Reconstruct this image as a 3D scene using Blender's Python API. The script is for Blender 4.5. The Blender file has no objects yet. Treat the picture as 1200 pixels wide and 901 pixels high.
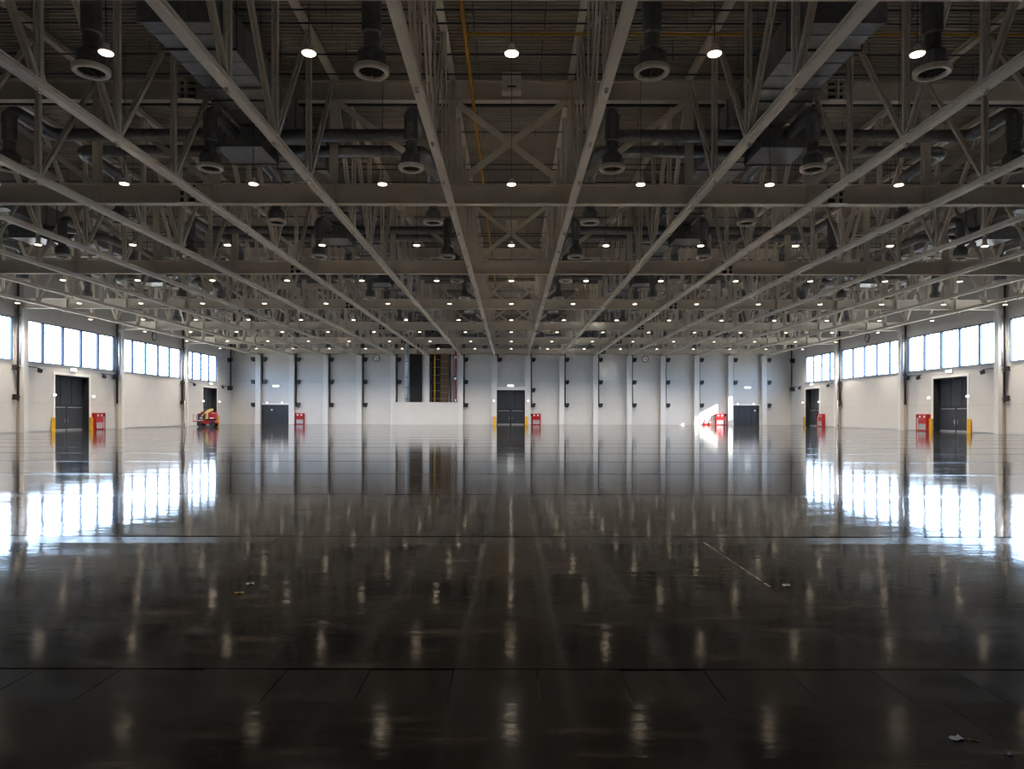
import bpy, math, random
from mathutils import Vector, Matrix
random.seed(7)
S = bpy.context.scene
COL = S.collection
PI = math.pi

# ------------------------------------------------------------------ camera
cam_d = bpy.data.cameras.new('camera')
cam_d.sensor_fit = 'HORIZONTAL'
cam_d.sensor_width = 36.0
cam_d.lens = 36.0 * 832.0 / 1200.0
cam_d.shift_x = 1.0 / 1200.0
cam_d.shift_y = 34.0 / 1200.0
cam_d.clip_start = 0.1
cam_d.clip_end = 600
cam = bpy.data.objects.new('camera', cam_d)
COL.objects.link(cam)
cam.location = (0, 0, 2.0)
cam.rotation_euler = (math.radians(90), math.radians(-0.09), 0)
S.camera = cam

# ------------------------------------------------------------------ world
W = bpy.data.worlds.new('sky')
S.world = W
W.use_nodes = True
nt = W.node_tree
nt.nodes.clear()
wo = nt.nodes.new('ShaderNodeOutputWorld')
bg = nt.nodes.new('ShaderNodeBackground')
tc = nt.nodes.new('ShaderNodeTexCoord')
sx = nt.nodes.new('ShaderNodeSeparateXYZ')
cr = nt.nodes.new('ShaderNodeValToRGB')
mr = nt.nodes.new('ShaderNodeMapRange')
mr.inputs['From Min'].default_value = -1
mr.inputs['From Max'].default_value = 1
nt.links.new(tc.outputs['Generated'], sx.inputs[0])
nt.links.new(sx.outputs['Z'], mr.inputs['Value'])
nt.links.new(mr.outputs[0], cr.inputs[0])
els = cr.color_ramp.elements
els[0].position = 0.0
els[0].color = (0.26, 0.25, 0.235, 1)
els[1].position = 1.0
els[1].color = (0.20, 0.38, 0.80, 1)
for p, c in ((0.494, (0.32, 0.31, 0.295, 1)), (0.506, (0.66, 0.81, 1.0, 1)), (0.65, (0.42, 0.64, 1.0, 1))):
    e = els.new(p)
    e.color = c
bg.inputs['Strength'].default_value = 13.0
nt.links.new(cr.outputs[0], bg.inputs[0])
nt.links.new(bg.outputs[0], wo.inputs[0])

# ------------------------------------------------------------------ sun (through the right-hand windows)
sun_d = bpy.data.lights.new('sun', 'SUN')
sun_d.energy = 24.0
sun_d.color = (1.0, 0.93, 0.82)
sun_d.angle = math.radians(0.6)
sun = bpy.data.objects.new('sun', sun_d)
COL.objects.link(sun)
sun.rotation_euler = Vector((-1.0, 0.5, -0.575)).to_track_quat('-Z', 'Y').to_euler()
sun.location = (90, 40, 40)

# portals: guide the sampling of the sky through the window strips (they emit nothing)
def portal(side, y0, y1, z0, z1):
    d = bpy.data.lights.new('window_portal', 'AREA')
    d.shape = 'RECTANGLE'
    d.size = z1 - z0
    d.size_y = y1 - y0
    d.cycles.is_portal = True
    o = bpy.data.objects.new('window_portal', d)
    COL.objects.link(o)
    o.location = (side * 50.32, (y0 + y1) / 2, (z0 + z1) / 2)
    o.rotation_euler = (0, math.radians(90) * side, 0)
    return o

# ------------------------------------------------------------------ colour management and sampling quality
S.view_settings.view_transform = 'Standard'
S.view_settings.look = 'None'
S.view_settings.gamma = 1.0
S.view_settings.use_curve_mapping = False
S.view_settings.exposure = 0.5
cy = S.cycles
cy.max_bounces = 9
cy.diffuse_bounces = 5
cy.glossy_bounces = 4
cy.transmission_bounces = 4
cy.transparent_max_bounces = 8
cy.use_denoising = True
cy.sample_clamp_indirect = 60.0
cy.blur_glossy = 0.01
cy.use_guiding = True                 # helps the sunlight that reaches the walls by way of the polished floor
cy.use_surface_guiding = True
cy.guiding_training_samples = 64

LAMP_STRENGTH = 4.6          # look of the lit lens
LAMP_WATTS = 3100.0          # beam of each lamp (wide spot)
LAMP_COLOR = (1.0, 0.87, 0.72)

# ------------------------------------------------------------------ materials
def mat(name, col, rough=0.5, metal=0.0, var=0.10, scale=2.5, stretch=(1, 1, 1), bump=0.0, rvar=0.0, coat=None):
    m = bpy.data.materials.new(name)
    m.use_nodes = True
    t = m.node_tree
    b = t.nodes['Principled BSDF']
    b.inputs['Roughness'].default_value = rough
    b.inputs['Metallic'].default_value = metal
    tcn = t.nodes.new('ShaderNodeTexCoord')
    mp = t.nodes.new('ShaderNodeMapping')
    mp.inputs['Scale'].default_value = stretch
    no = t.nodes.new('ShaderNodeTexNoise')
    no.inputs['Scale'].default_value = scale
    no.inputs['Detail'].default_value = 4
    t.links.new(tcn.outputs['Object'], mp.inputs[0])
    t.links.new(mp.outputs[0], no.inputs['Vector'])
    rp = t.nodes.new('ShaderNodeValToRGB')
    rp.color_ramp.elements[0].position = 0.3
    rp.color_ramp.elements[1].position = 0.7
    rp.color_ramp.elements[0].color = tuple(c * (1 - var) for c in col) + (1,)
    rp.color_ramp.elements[1].color = tuple(min(1, c * (1 + var)) for c in col) + (1,)
    t.links.new(no.outputs['Fac'], rp.inputs[0])
    t.links.new(rp.outputs[0], b.inputs['Base Color'])
    if rvar:
        mm = t.nodes.new('ShaderNodeMapRange')
        mm.inputs['From Min'].default_value = 0.3
        mm.inputs['From Max'].default_value = 0.7
        mm.inputs['To Min'].default_value = rough - rvar
        mm.inputs['To Max'].default_value = rough + rvar
        t.links.new(no.outputs['Fac'], mm.inputs[0])
        t.links.new(mm.outputs[0], b.inputs['Roughness'])
    if bump:
        bp = t.nodes.new('ShaderNodeBump')
        bp.inputs['Strength'].default_value = bump
        bp.inputs['Distance'].default_value = 0.02
        t.links.new(no.outputs['Fac'], bp.inputs['Height'])
        t.links.new(bp.outputs[0], b.inputs['Normal'])
    return m

def emit(name, col, strength):
    m = bpy.data.materials.new(name)
    m.use_nodes = True
    t = m.node_tree
    t.nodes.clear()
    o = t.nodes.new('ShaderNodeOutputMaterial')
    e = t.nodes.new('ShaderNodeEmission')
    e.inputs[0].default_value = col + (1,)
    e.inputs[1].default_value = strength
    t.links.new(e.outputs[0], o.inputs[0])
    return m

M = {}
M['steel'] = mat('painted_steel', (0.77, 0.715, 0.63), 0.5, var=0.05, scale=1.2)
M['deck'] = mat('roof_deck', (0.38, 0.345, 0.30), 0.55, var=0.12, scale=0.6, stretch=(0.3, 2, 1))
M['wall'] = mat('wall_panel_paint', (0.62, 0.615, 0.605), 0.5, var=0.03, scale=0.5)
M['wall_back'] = mat('wall_core', (0.42, 0.41, 0.40), 0.7)
M['column'] = mat('column_paint', (0.69, 0.69, 0.685), 0.4, var=0.03)
M['pilaster'] = mat('pilaster_concrete', (0.52, 0.46, 0.40), 0.7, var=0.06)
M['galv'] = mat('galvanised_duct', (0.40, 0.42, 0.45), 0.34, metal=0.85, var=0.14, scale=3, stretch=(1, 1, 6))
M['flex'] = mat('dark_insulated_duct', (0.24, 0.25, 0.27), 0.30, metal=0.75, var=0.2, scale=4)
M['ring'] = mat('diffuser_white', (0.78, 0.74, 0.68), 0.45, var=0.03)
M['grille'] = mat('dark_grille', (0.05, 0.045, 0.04), 0.6)
M['dark'] = mat('black_plastic', (0.018, 0.019, 0.021), 0.5)
M['pipe_dark'] = mat('dark_pipe', (0.035, 0.035, 0.037), 0.45, metal=0.2)
M['yellow'] = mat('yellow_paint', (0.72, 0.40, 0.02), 0.4, var=0.08)
M['gas'] = mat('ochre_pipe_paint', (0.62, 0.32, 0.03), 0.45, var=0.15, scale=6)
M['red'] = mat('red_paint', (0.38, 0.012, 0.015), 0.35, var=0.08)
M['door'] = mat('charcoal_door', (0.036, 0.042, 0.054), 0.4, var=0.08)
M['doorframe'] = mat('door_frame_grey', (0.020, 0.022, 0.026), 0.45)
M['white'] = mat('white_paint', (0.80, 0.80, 0.79), 0.4, var=0.02)
M['mullion'] = mat('blue_grey_mullion', (0.035, 0.060, 0.13), 0.4, var=0.05)
M['sill'] = mat('aluminium_sill', (0.50, 0.52, 0.55), 0.35, metal=0.6)
M['chrome'] = mat('bright_metal', (0.75, 0.76, 0.78), 0.25, metal=0.9, var=0.05)
M['brown'] = mat('brown_cable', (0.16, 0.085, 0.035), 0.6, var=0.3, scale=6)
M['paleblue'] = mat('pale_duct_jacket', (0.62, 0.70, 0.80), 0.35, metal=0.25, var=0.05)
M['rubber'] = mat('tyre_rubber', (0.02, 0.02, 0.02), 0.7)
M['cream'] = mat('cream_boom_paint', (0.74, 0.58, 0.20), 0.45)
M['paper'] = mat('scrap_paper', (0.55, 0.62, 0.72), 0.7)
M['tape'] = mat('orange_tape', (0.65, 0.33, 0.04), 0.6)
M['strip'] = mat('trench_cover', (0.019, 0.0175, 0.0165), 0.115, var=0.2, scale=2.0, bump=0.01, rvar=0.02)
M['rust'] = mat('worn_joint_edge', (0.11, 0.06, 0.03), 0.7, var=0.5, scale=7)
M['lens'] = emit('lamp_lens', (1.0, 0.80, 0.58), LAMP_STRENGTH)
M['exit'] = emit('exit_sign_face', (0.92, 1.0, 0.95), 2.2)
M['wlamp'] = emit('wall_lamp_lens', (1.0, 0.92, 0.8), 1.6)

# polished dark concrete: procedural mottling, faint cloudy relief and varying polish
def floor_mat():
    m = bpy.data.materials.new('polished_concrete')
    m.use_nodes = True
    t = m.node_tree
    L = t.links
    b = t.nodes['Principled BSDF']
    g = t.nodes.new('ShaderNodeNewGeometry')
    def noise(scale, detail, st):
        mp = t.nodes.new('ShaderNodeMapping')
        mp.inputs['Scale'].default_value = st
        n = t.nodes.new('ShaderNodeTexNoise')
        n.inputs['Scale'].default_value = scale
        n.inputs['Detail'].default_value = detail
        L.new(g.outputs['Position'], mp.inputs[0])
        L.new(mp.outputs[0], n.inputs['Vector'])
        return n
    n1 = noise(0.55, 6, (1, 1.3, 1))
    r1 = t.nodes.new('ShaderNodeValToRGB')
    r1.color_ramp.elements[0].position = 0.33
    r1.color_ramp.elements[0].color = (0.010, 0.010, 0.010, 1)
    r1.color_ramp.elements[1].position = 0.72
    r1.color_ramp.elements[1].color = (0.029, 0.026, 0.0225, 1)
    L.new(n1.outputs['Fac'], r1.inputs[0])
    n2 = noise(2.2, 8, (0.45, 2.2, 1))
    r2 = t.nodes.new('ShaderNodeValToRGB')
    r2.color_ramp.elements[0].position = 0.56
    r2.color_ramp.elements[0].color = (0, 0, 0, 1)
    r2.color_ramp.elements[1].position = 0.80
    r2.color_ramp.elements[1].color = (0.11, 0.085, 0.06, 1)
    L.new(n2.outputs['Fac'], r2.inputs[0])
    ad = t.nodes.new('ShaderNodeMix')
    ad.data_type = 'RGBA'
    ad.blend_type = 'ADD'
    ad.inputs['Factor'].default_value = 1.0
    L.new(r1.outputs[0], ad.inputs['A'])
    L.new(r2.outputs[0], ad.inputs['B'])
    L.new(ad.outputs['Result'], b.inputs['Base Color'])
    mm = t.nodes.new('ShaderNodeMapRange')
    mm.inputs['From Min'].default_value = 0.3
    mm.inputs['From Max'].default_value = 0.75
    mm.inputs['To Min'].default_value = 0.04
    mm.inputs['To Max'].default_value = 0.085
    L.new(n1.outputs['Fac'], mm.inputs[0])
    sp = t.nodes.new('ShaderNodeSeparateXYZ')             # the slab is duller and dustier at this end of the hall
    L.new(g.outputs['Position'], sp.inputs[0])
    wr = t.nodes.new('ShaderNodeMapRange')
    wr.interpolation_type = 'SMOOTHSTEP'
    wr.inputs['From Min'].default_value = 3.0
    wr.inputs['From Max'].default_value = 10.0
    wr.inputs['To Min'].default_value = 0.05
    wr.inputs['To Max'].default_value = 0.0
    L.new(sp.outputs['Y'], wr.inputs['Value'])
    sm = t.nodes.new('ShaderNodeMath')
    sm.operation = 'ADD'
    L.new(mm.outputs[0], sm.inputs[0])
    L.new(wr.outputs[0], sm.inputs[1])
    L.new(sm.outputs[0], b.inputs['Roughness'])
    b.inputs['IOR'].default_value = 1.5
    n3 = noise(0.55, 3, (0.6, 1.6, 1))
    n4 = noise(6.0, 3, (0.8, 1.4, 1))
    b1 = t.nodes.new('ShaderNodeBump')
    b1.inputs['Strength'].default_value = 1.0
    b1.inputs['Distance'].default_value = 0.006
    L.new(n3.outputs['Fac'], b1.inputs['Height'])
    b2 = t.nodes.new('ShaderNodeBump')
    b2.inputs['Strength'].default_value = 1.0
    b2.inputs['Distance'].default_value = 0.0011
    L.new(n4.outputs['Fac'], b2.inputs['Height'])
    n5 = noise(45.0, 4, (0.6, 1.2, 1))
    b3 = t.nodes.new('ShaderNodeBump')
    b3.inputs['Strength'].default_value = 0.6
    b3.inputs['Distance'].default_value = 0.0002
    L.new(n5.outputs['Fac'], b3.inputs['Height'])
    L.new(b1.outputs[0], b2.inputs['Normal'])
    L.new(b2.outputs[0], b3.inputs['Normal'])
    L.new(b3.outputs[0], b.inputs['Normal'])
    return m
M['floor'] = floor_mat()

def glass_mat():
    m = bpy.data.materials.new('window_glass')
    m.use_nodes = True
    t = m.node_tree
    t.nodes.clear()
    o = t.nodes.new('ShaderNodeOutputMaterial')
    tr = t.nodes.new('ShaderNodeBsdfTransparent')
    tr.inputs[0].default_value = (0.93, 0.96, 0.97, 1)
    gl = t.nodes.new('ShaderNodeBsdfGlossy')
    gl.inputs['Roughness'].default_value = 0.03
    lw = t.nodes.new('ShaderNodeLayerWeight')          # Schlick reflectance, the same from both faces of the pane
    lw.inputs['Blend'].default_value = 0.5
    pw = t.nodes.new('ShaderNodeMath')
    pw.operation = 'POWER'
    pw.inputs[1].default_value = 5.0
    fr = t.nodes.new('ShaderNodeMath')
    fr.operation = 'MULTIPLY_ADD'
    fr.inputs[1].default_value = 0.96
    fr.inputs[2].default_value = 0.04
    t.links.new(lw.outputs['Facing'], pw.inputs[0])
    t.links.new(pw.outputs[0], fr.inputs[0])
    mx = t.nodes.new('ShaderNodeMixShader')
    t.links.new(fr.outputs[0], mx.inputs[0])
    t.links.new(tr.outputs[0], mx.inputs[1])
    t.links.new(gl.outputs[0], mx.inputs[2])
    t.links.new(mx.outputs[0], o.inputs[0])
    return m
M['glass'] = glass_mat()

# ------------------------------------------------------------------ mesh building
class MB:
    def __init__(s):
        s.v = []; s.f = []; s.sm = []
    def quad_faces(s, fs, smooth=False):
        for f in fs:
            s.f.append(f); s.sm.append(smooth)
    def box(s, x0, x1, y0, y1, z0, z1):
        n = len(s.v)
        s.v += [(x0, y0, z0), (x1, y0, z0), (x1, y1, z0), (x0, y1, z0), (x0, y0, z1), (x1, y0, z1), (x1, y1, z1), (x0, y1, z1)]
        s.quad_faces([(n, n+3, n+2, n+1), (n+4, n+5, n+6, n+7), (n, n+1, n+5, n+4), (n+1, n+2, n+6, n+5), (n+2, n+3, n+7, n+6), (n+3, n, n+4, n+7)])
        return s
    def prism(s, pts, axis, a, b):
        """profile pts in the two other axes (x: (y,z), y: (x,z), z: (x,y)), extruded from a to b"""
        n = len(s.v); k = len(pts)
        for t in (a, b):
            for (p, q) in pts:
                s.v.append({'x': (t, p, q), 'y': (p, t, q), 'z': (p, q, t)}[axis])
        for i in range(k):
            j = (i + 1) % k
            s.f.append((n+i, n+j, n+k+j, n+k+i)); s.sm.append(False)
        s.f.append(tuple(range(n+k-1, n-1, -1))); s.sm.append(False)
        s.f.append(tuple(range(n+k, n+2*k))); s.sm.append(False)
        return s
    def tube(s, path, r, n=10, cap=True):
        P = [Vector(p) for p in path]
        m = len(P)
        rings = []
        t0 = (P[1] - P[0]).normalized()
        up = Vector((0, 0, 1)) if abs(t0.z) < 0.9 else Vector((1, 0, 0))
        u = t0.cross(up).normalized()
        for i in range(m):
            if i == 0: t = P[1] - P[0]
            elif i == m-1: t = P[-1] - P[-2]
            else: t = (P[i] - P[i-1]).normalized() + (P[i+1] - P[i]).normalized()
            t.normalize()
            u = (u - t * u.dot(t)).normalized()
            w = t.cross(u)
            base = len(s.v)
            k = 1.0
            if 0 < i < m-1:
                c = (P[i] - P[i-1]).normalized().dot((P[i+1] - P[i]).normalized())
                k = 1.0 / max(0.5, math.sqrt((1 + c) / 2))
            rr = r[i] if isinstance(r, (list, tuple)) else r
            for a in range(n):
                an = 2 * PI * a / n
                s.v.append(tuple(P[i] + (u * math.cos(an) + w * math.sin(an)) * rr))
            rings.append(base)
        for i in range(m-1):
            for a in range(n):
                b = (a + 1) % n
                s.f.append((rings[i]+a, rings[i]+b, rings[i+1]+b, rings[i+1]+a)); s.sm.append(True)
        if cap:
            s.f.append(tuple(rings[0]+a for a in range(n-1, -1, -1))); s.sm.append(False)
            s.f.append(tuple(rings[-1]+a for a in range(n))); s.sm.append(False)
        return s
    def lathe(s, prof, n=16, c=(0, 0, 0), close=False):
        base = len(s.v); k = len(prof)
        for (r, z) in prof:
            for a in range(n):
                an = 2 * PI * a / n
                s.v.append((c[0] + r * math.cos(an), c[1] + r * math.sin(an), c[2] + z))
        rg = range(k) if close else range(k-1)
        for i in rg:
            j = (i + 1) % k
            for a in range(n):
                b = (a + 1) % n
                s.f.append((base+i*n+a, base+i*n+b, base+j*n+b, base+j*n+a)); s.sm.append(False)
        return s
    def disc(s, r, z, n=16, c=(0, 0), down=True):
        base = len(s.v)
        for a in range(n):
            an = 2 * PI * a / n
            s.v.append((c[0] + r * math.cos(an), c[1] + r * math.sin(an), z))
        rg = range(n-1, -1, -1) if down else range(n)
        s.f.append(tuple(base+a for a in rg)); s.sm.append(False)
        return s
    def mesh(s, name, m):
        me = bpy.data.meshes.new(name)
        me.from_pydata(s.v, [], s.f)
        me.polygons.foreach_set('use_smooth', s.sm)
        me.materials.append(m if not isinstance(m, str) else M[m])
        me.update()
        return me
    def obj(s, name, m, parent=None, loc=(0, 0, 0)):
        return link(name, s.mesh(name, m), parent, loc)

def link(name, me, parent=None, loc=(0, 0, 0), rot=None):
    o = bpy.data.objects.new(name, me)
    COL.objects.link(o)
    if parent is not None: o.parent = parent
    o.location = loc
    if rot: o.rotation_euler = rot
    return o

def thing(name, label, cat, loc=(0, 0, 0), group=None, rotz=0):
    o = bpy.data.objects.new(name, None)
    o.empty_display_size = 0.2
    COL.objects.link(o)
    o.location = loc
    o.rotation_euler = (0, 0, rotz)
    tag(o, label, cat, group)
    return o
def tag(o, label, cat, group=None):
    o['label'] = label; o['category'] = cat
    if group: o['group'] = group
    return o
def struct(o):
    o['kind'] = 'structure'
    return o
def isec(w, h, tf, tw, cx=0, cz=0):
    """I profile, flanges horizontal, centred"""
    return [(cx-w/2, cz-h/2), (cx+w/2, cz-h/2), (cx+w/2, cz-h/2+tf), (cx+tw/2, cz-h/2+tf), (cx+tw/2, cz+h/2-tf), (cx+w/2, cz+h/2-tf),
            (cx+w/2, cz+h/2), (cx-w/2, cz+h/2), (cx-w/2, cz+h/2-tf), (cx-tw/2, cz+h/2-tf), (cx-tw/2, cz-h/2+tf), (cx-w/2, cz-h/2+tf)]

ORD = ['zeroth', 'first', 'second', 'third', 'fourth', 'fifth', 'sixth', 'seventh', 'eighth', 'ninth', 'tenth', 'eleventh', 'twelfth']
def side_word(k):
    """k = ..., -2, -1, 1, 2, ...: nth left or right of the centre line"""
    return '%s %s of centre' % (ORD[abs(k)], 'left' if k < 0 else 'right')

HW = 50.0            # half width of the hall
YF = 126.8           # face of the far wall panels
ZB = 12.58           # underside of the girders
ZT = 17.80           # underside of the upper girders
ROOF = 19.15
FRAMES = [18 * k for k in range(1, 8)]
TX = [3 + 6 * k for k in range(8)]
TX = sorted([-x for x in TX] + TX)

# ================================================================== FLOOR
fl = struct(MB().box(-HW-0.3, HW+0.3, -30, 128, -0.30, -0.08).obj('floor', 'wall_back'))
TR = [5.25 + 6 * k for k in range(-5, 21)]           # trench centre lines
xs = [-50.3] + [-45 + 6 * k for k in range(16)] + [50.3]
xs = [-50.3] + [3 + 12 * k for k in range(-4, 4)] + [50.3]
for i, t in enumerate(TR):
    y0 = t + 0.317
    y1 = TR[i+1] - 0.317 if i + 1 < len(TR) else 128
    if 0 < t < 34 or t == TR[4]:
        for a, b in zip(xs[:-1], xs[1:]):
            MB().box(a+0.002, b-0.002, y0, y1, -0.08, 0).obj('slab', 'floor', fl)
    else:
        MB().box(-50.3, 50.3, y0, y1, -0.08, 0).obj('slab', 'floor', fl)
plate = MB().box(-0.322, 0.322, -0.313, 0.313, -0.08, -0.004).mesh('trench_plate', 'strip')
for i, t in enumerate(TR):
    if 0 < t < 20:
        lim = t * 0.80 + 2
        k = -int(lim / 0.65)
        x = k * 0.65
        a = x - 0.33
        while x < lim:
            o = link('trench_plate', plate, fl, (x - 0.12, t, random.uniform(-0.003, 0.002)))
            o.rotation_euler = (random.uniform(-.004, .004), random.uniform(-.004, .004), 0)
            x += 0.65
        MB().box(-50.3, a - 0.14, t-0.313, t+0.313, -0.08, -0.004).obj('trench_cover', 'strip', fl)
        MB().box(x - 0.33 - 0.12, 50.3, t-0.313, t+0.313, -0.08, -0.004).obj('trench_cover', 'strip', fl)
    else:
        MB().box(-50.3, 50.3, t-0.313, t+0.313, -0.08, -0.004).obj('trench_cover', 'strip', fl)
# worn filler in the joint right of the camera
mb = MB()
yy = 8.2
while yy < 10.7:
    l = random.uniform(0.15, 0.4)
    w = random.uniform(0.006, 0.018)
    mb.box(3 - w, 3 + w * 0.8, yy, yy + l, -0.02, 0.0015)
    yy += l + random.uniform(0.0, 0.12)
mb.obj('joint_filler', 'rust', fl)

# ================================================================== CEILING (trapezoidal roof deck, ribs run across)
pts = []
y = -30.0
p = 0.28
while y < 128:
    pts += [(y, ROOF), (y + 0.11, ROOF), (y + 0.15, ROOF + 0.14), (y + 0.25, ROOF + 0.14)]
    y += p
pts.append((y, ROOF))
mb = MB()
for (a, z) in pts:
    mb.v += [(-50.3, a, z), (50.3, a, z)]
for i in range(len(pts) - 1):
    mb.f.append((2*i, 2*i+2, 2*i+3, 2*i+1)); mb.sm.append(False)
mb.box(-50.4, 50.4, -30.1, 128.4, ROOF + 0.16, ROOF + 0.5)
struct(mb.obj('ceiling', 'deck'))

# ================================================================== WALLS
def cut(y0, y1, z0, z1, holes):
    """split a rectangle around rectangular holes"""
    ys = sorted(set([y0, y1] + [min(max(v, y0), y1) for h in holes for v in h[:2]]))
    out = []
    for a, b in zip(ys[:-1], ys[1:]):
        if b - a < 1e-4: continue
        zz = [(h[2], h[3]) for h in holes if h[0] <= a + 1e-5 and h[1] >= b - 1e-5]
        zz.sort()
        z = z0
        for (h0, h1) in zz:
            h0 = max(h0, z0); h1 = min(h1, z1)
            if h1 <= h0: continue
            if h0 > z + 1e-4: out.append((a, b, z, h0))
            z = max(z, h1)
        if z < z1 - 1e-4: out.append((a, b, z, z1))
    return out

WZ0, WZ1 = 7.30, 11.62
WIN = [(54.7, 71.3, 5), (72.6, 89.5, 5), (90.6, 107.5, 5), (108.6, 120.7, 4)]
DOORS = [(77.8, 84.1, 6.2), (115.2, 120.6, 6.2)]
side_holes = [(a, b, WZ0, WZ1) for a, b, n in WIN] + [(a, b, 0.0, z) for a, b, z in DOORS]
for sd, nm in ((-1, 'wall_left'), (1, 'wall_right')):
    mb = MB()
    for (a, b, c, d) in cut(-30, 128, 0, 19.6, side_holes):
        x0, x1 = sorted((sd * 50.06, sd * 50.30))
        mb.box(x0, x1, a, b, c, d)
    w = struct(mb.obj(nm, 'wall_back'))
    edges = [-30, 18, 36] + [54, 72, 90, 108, 126.8]
    for a, b in zip(edges[:-1], edges[1:]):
        rows = [0, 3.0, 6.75, 11.75, 15.4, 19.1] if a >= 54 else [0, 3.0, 6.75, 10.6, 14.8, 19.1]
        for c, d in zip(rows[:-1], rows[1:]):
            hs = [h for h in side_holes if h[1] > a and h[0] < b and h[3] > c and h[2] < d]
            for (e, f, g, h) in cut(a, b, c, d, hs):
                x0, x1 = sorted((sd * 50.0, sd * 50.06))
                MB().box(x0, x1, e + 0.012, f - 0.012, g + 0.012, h - 0.012).obj('panel', 'wall', w)

# far wall: panels between the columns, one door in the middle and two wide ones near the corners
FD = [(-2.65, 2.45, 6.17), (-44.7, -39.75, 3.5), (39.35, 44.3, 3.5)]
fholes = [(a, b, 0.0, z) for a, b, z in FD]
mb = MB()
for (a, b, c, d) in cut(-50.3, 50.3, 0, 19.6, fholes):
    mb.box(a, b, YF + 0.06, YF + 0.30, c, d)
wf = struct(mb.obj('wall_far', 'wall_back'))
bx = [-50.0] + TX + [50.0]
for a, b in zip(bx[:-1], bx[1:]):
    e0 = a + (0.42 if a > -50 else 0)
    e1 = b - (0.42 if b < 50 else 0)
    for c, d in zip([0, 3.85, 7.7, 11.6, 15.4], [3.85, 7.7, 11.6, 15.4, 19.1]):
        hs = [h for h in fholes if h[1] > e0 and h[0] < e1 and h[3] > c and h[2] < d]
        for (e, f, g, h) in cut(e0, e1, c, d, hs):
            MB().box(e + 0.01, f - 0.01, YF, YF + 0.06, g + 0.012, h - 0.012).obj('panel', 'wall', wf)
struct(MB().box(-50.3, 50.3, -30.3, -30.0, 0, 19.6).obj('wall_back', 'wall'))
# low wall closing the foot of the service niche
struct(MB().box(-21.05, -9.35, 125.95, 126.78, 0.0, 3.9).box(-21.05, -9.35, 125.9, 126.78, 3.9, 3.98).obj('wall_niche', 'wall'))
# plain baseboards
for sd, nm in ((-1, 'left'), (1, 'right')):
    mb = MB()
    for (a, b, c, d) in cut(-30, 126.7, 0, 0.12, side_holes):
        x0, x1 = sorted((sd * 49.98, sd * 49.998))
        mb.box(x0, x1, a, b, 0.002, d)
    struct(mb.obj('baseboard_' + nm, 'sill'))

# ================================================================== WINDOWS
wn = 0
for sd in (-1, 1):
    for (a, b, n) in WIN:
        wn += 1
        mb = MB()
        x0, x1 = sorted((sd * 50.05, sd * 50.28))
        mb.box(x0, x1, a, b, WZ1 - 0.10, WZ1)
        mb.box(x0, x1, a, b, WZ0, WZ0 + 0.08)
        mb.box(x0, x1, a, a + 0.10, WZ0 + 0.08, WZ1 - 0.10)
        mb.box(x0, x1, b - 0.10, b, WZ0 + 0.08, WZ1 - 0.10)
        win = struct(mb.obj('window_%d' % wn, 'mullion'))
        step = (b - a) / n
        for i in range(1, n):
            c = a + step * i
            MB().box(x0, x1, c - 0.15, c + 0.15, WZ0 + 0.08, WZ1 - 0.10).obj('mullion', 'mullion', win)
        for i in range(n):
            c0 = a + step * i + (0.15 if i else 0.10)
            c1 = a + step * (i + 1) - (0.15 if i < n-1 else 0.10)
            g0, g1 = sorted((sd * 50.16, sd * 50.18))
            MB().box(g0, g1, c0, c1, WZ0 + 0.08, WZ1 - 0.10).obj('pane', 'glass', win)
        s0, s1 = sorted((sd * 49.90, sd * 50.04))
        MB().box(s0, s1, a, b, WZ0 - 0.10, WZ0 - 0.01).obj('sill', 'sill', win)
        portal(sd, a, b, WZ0, WZ1)

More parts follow.
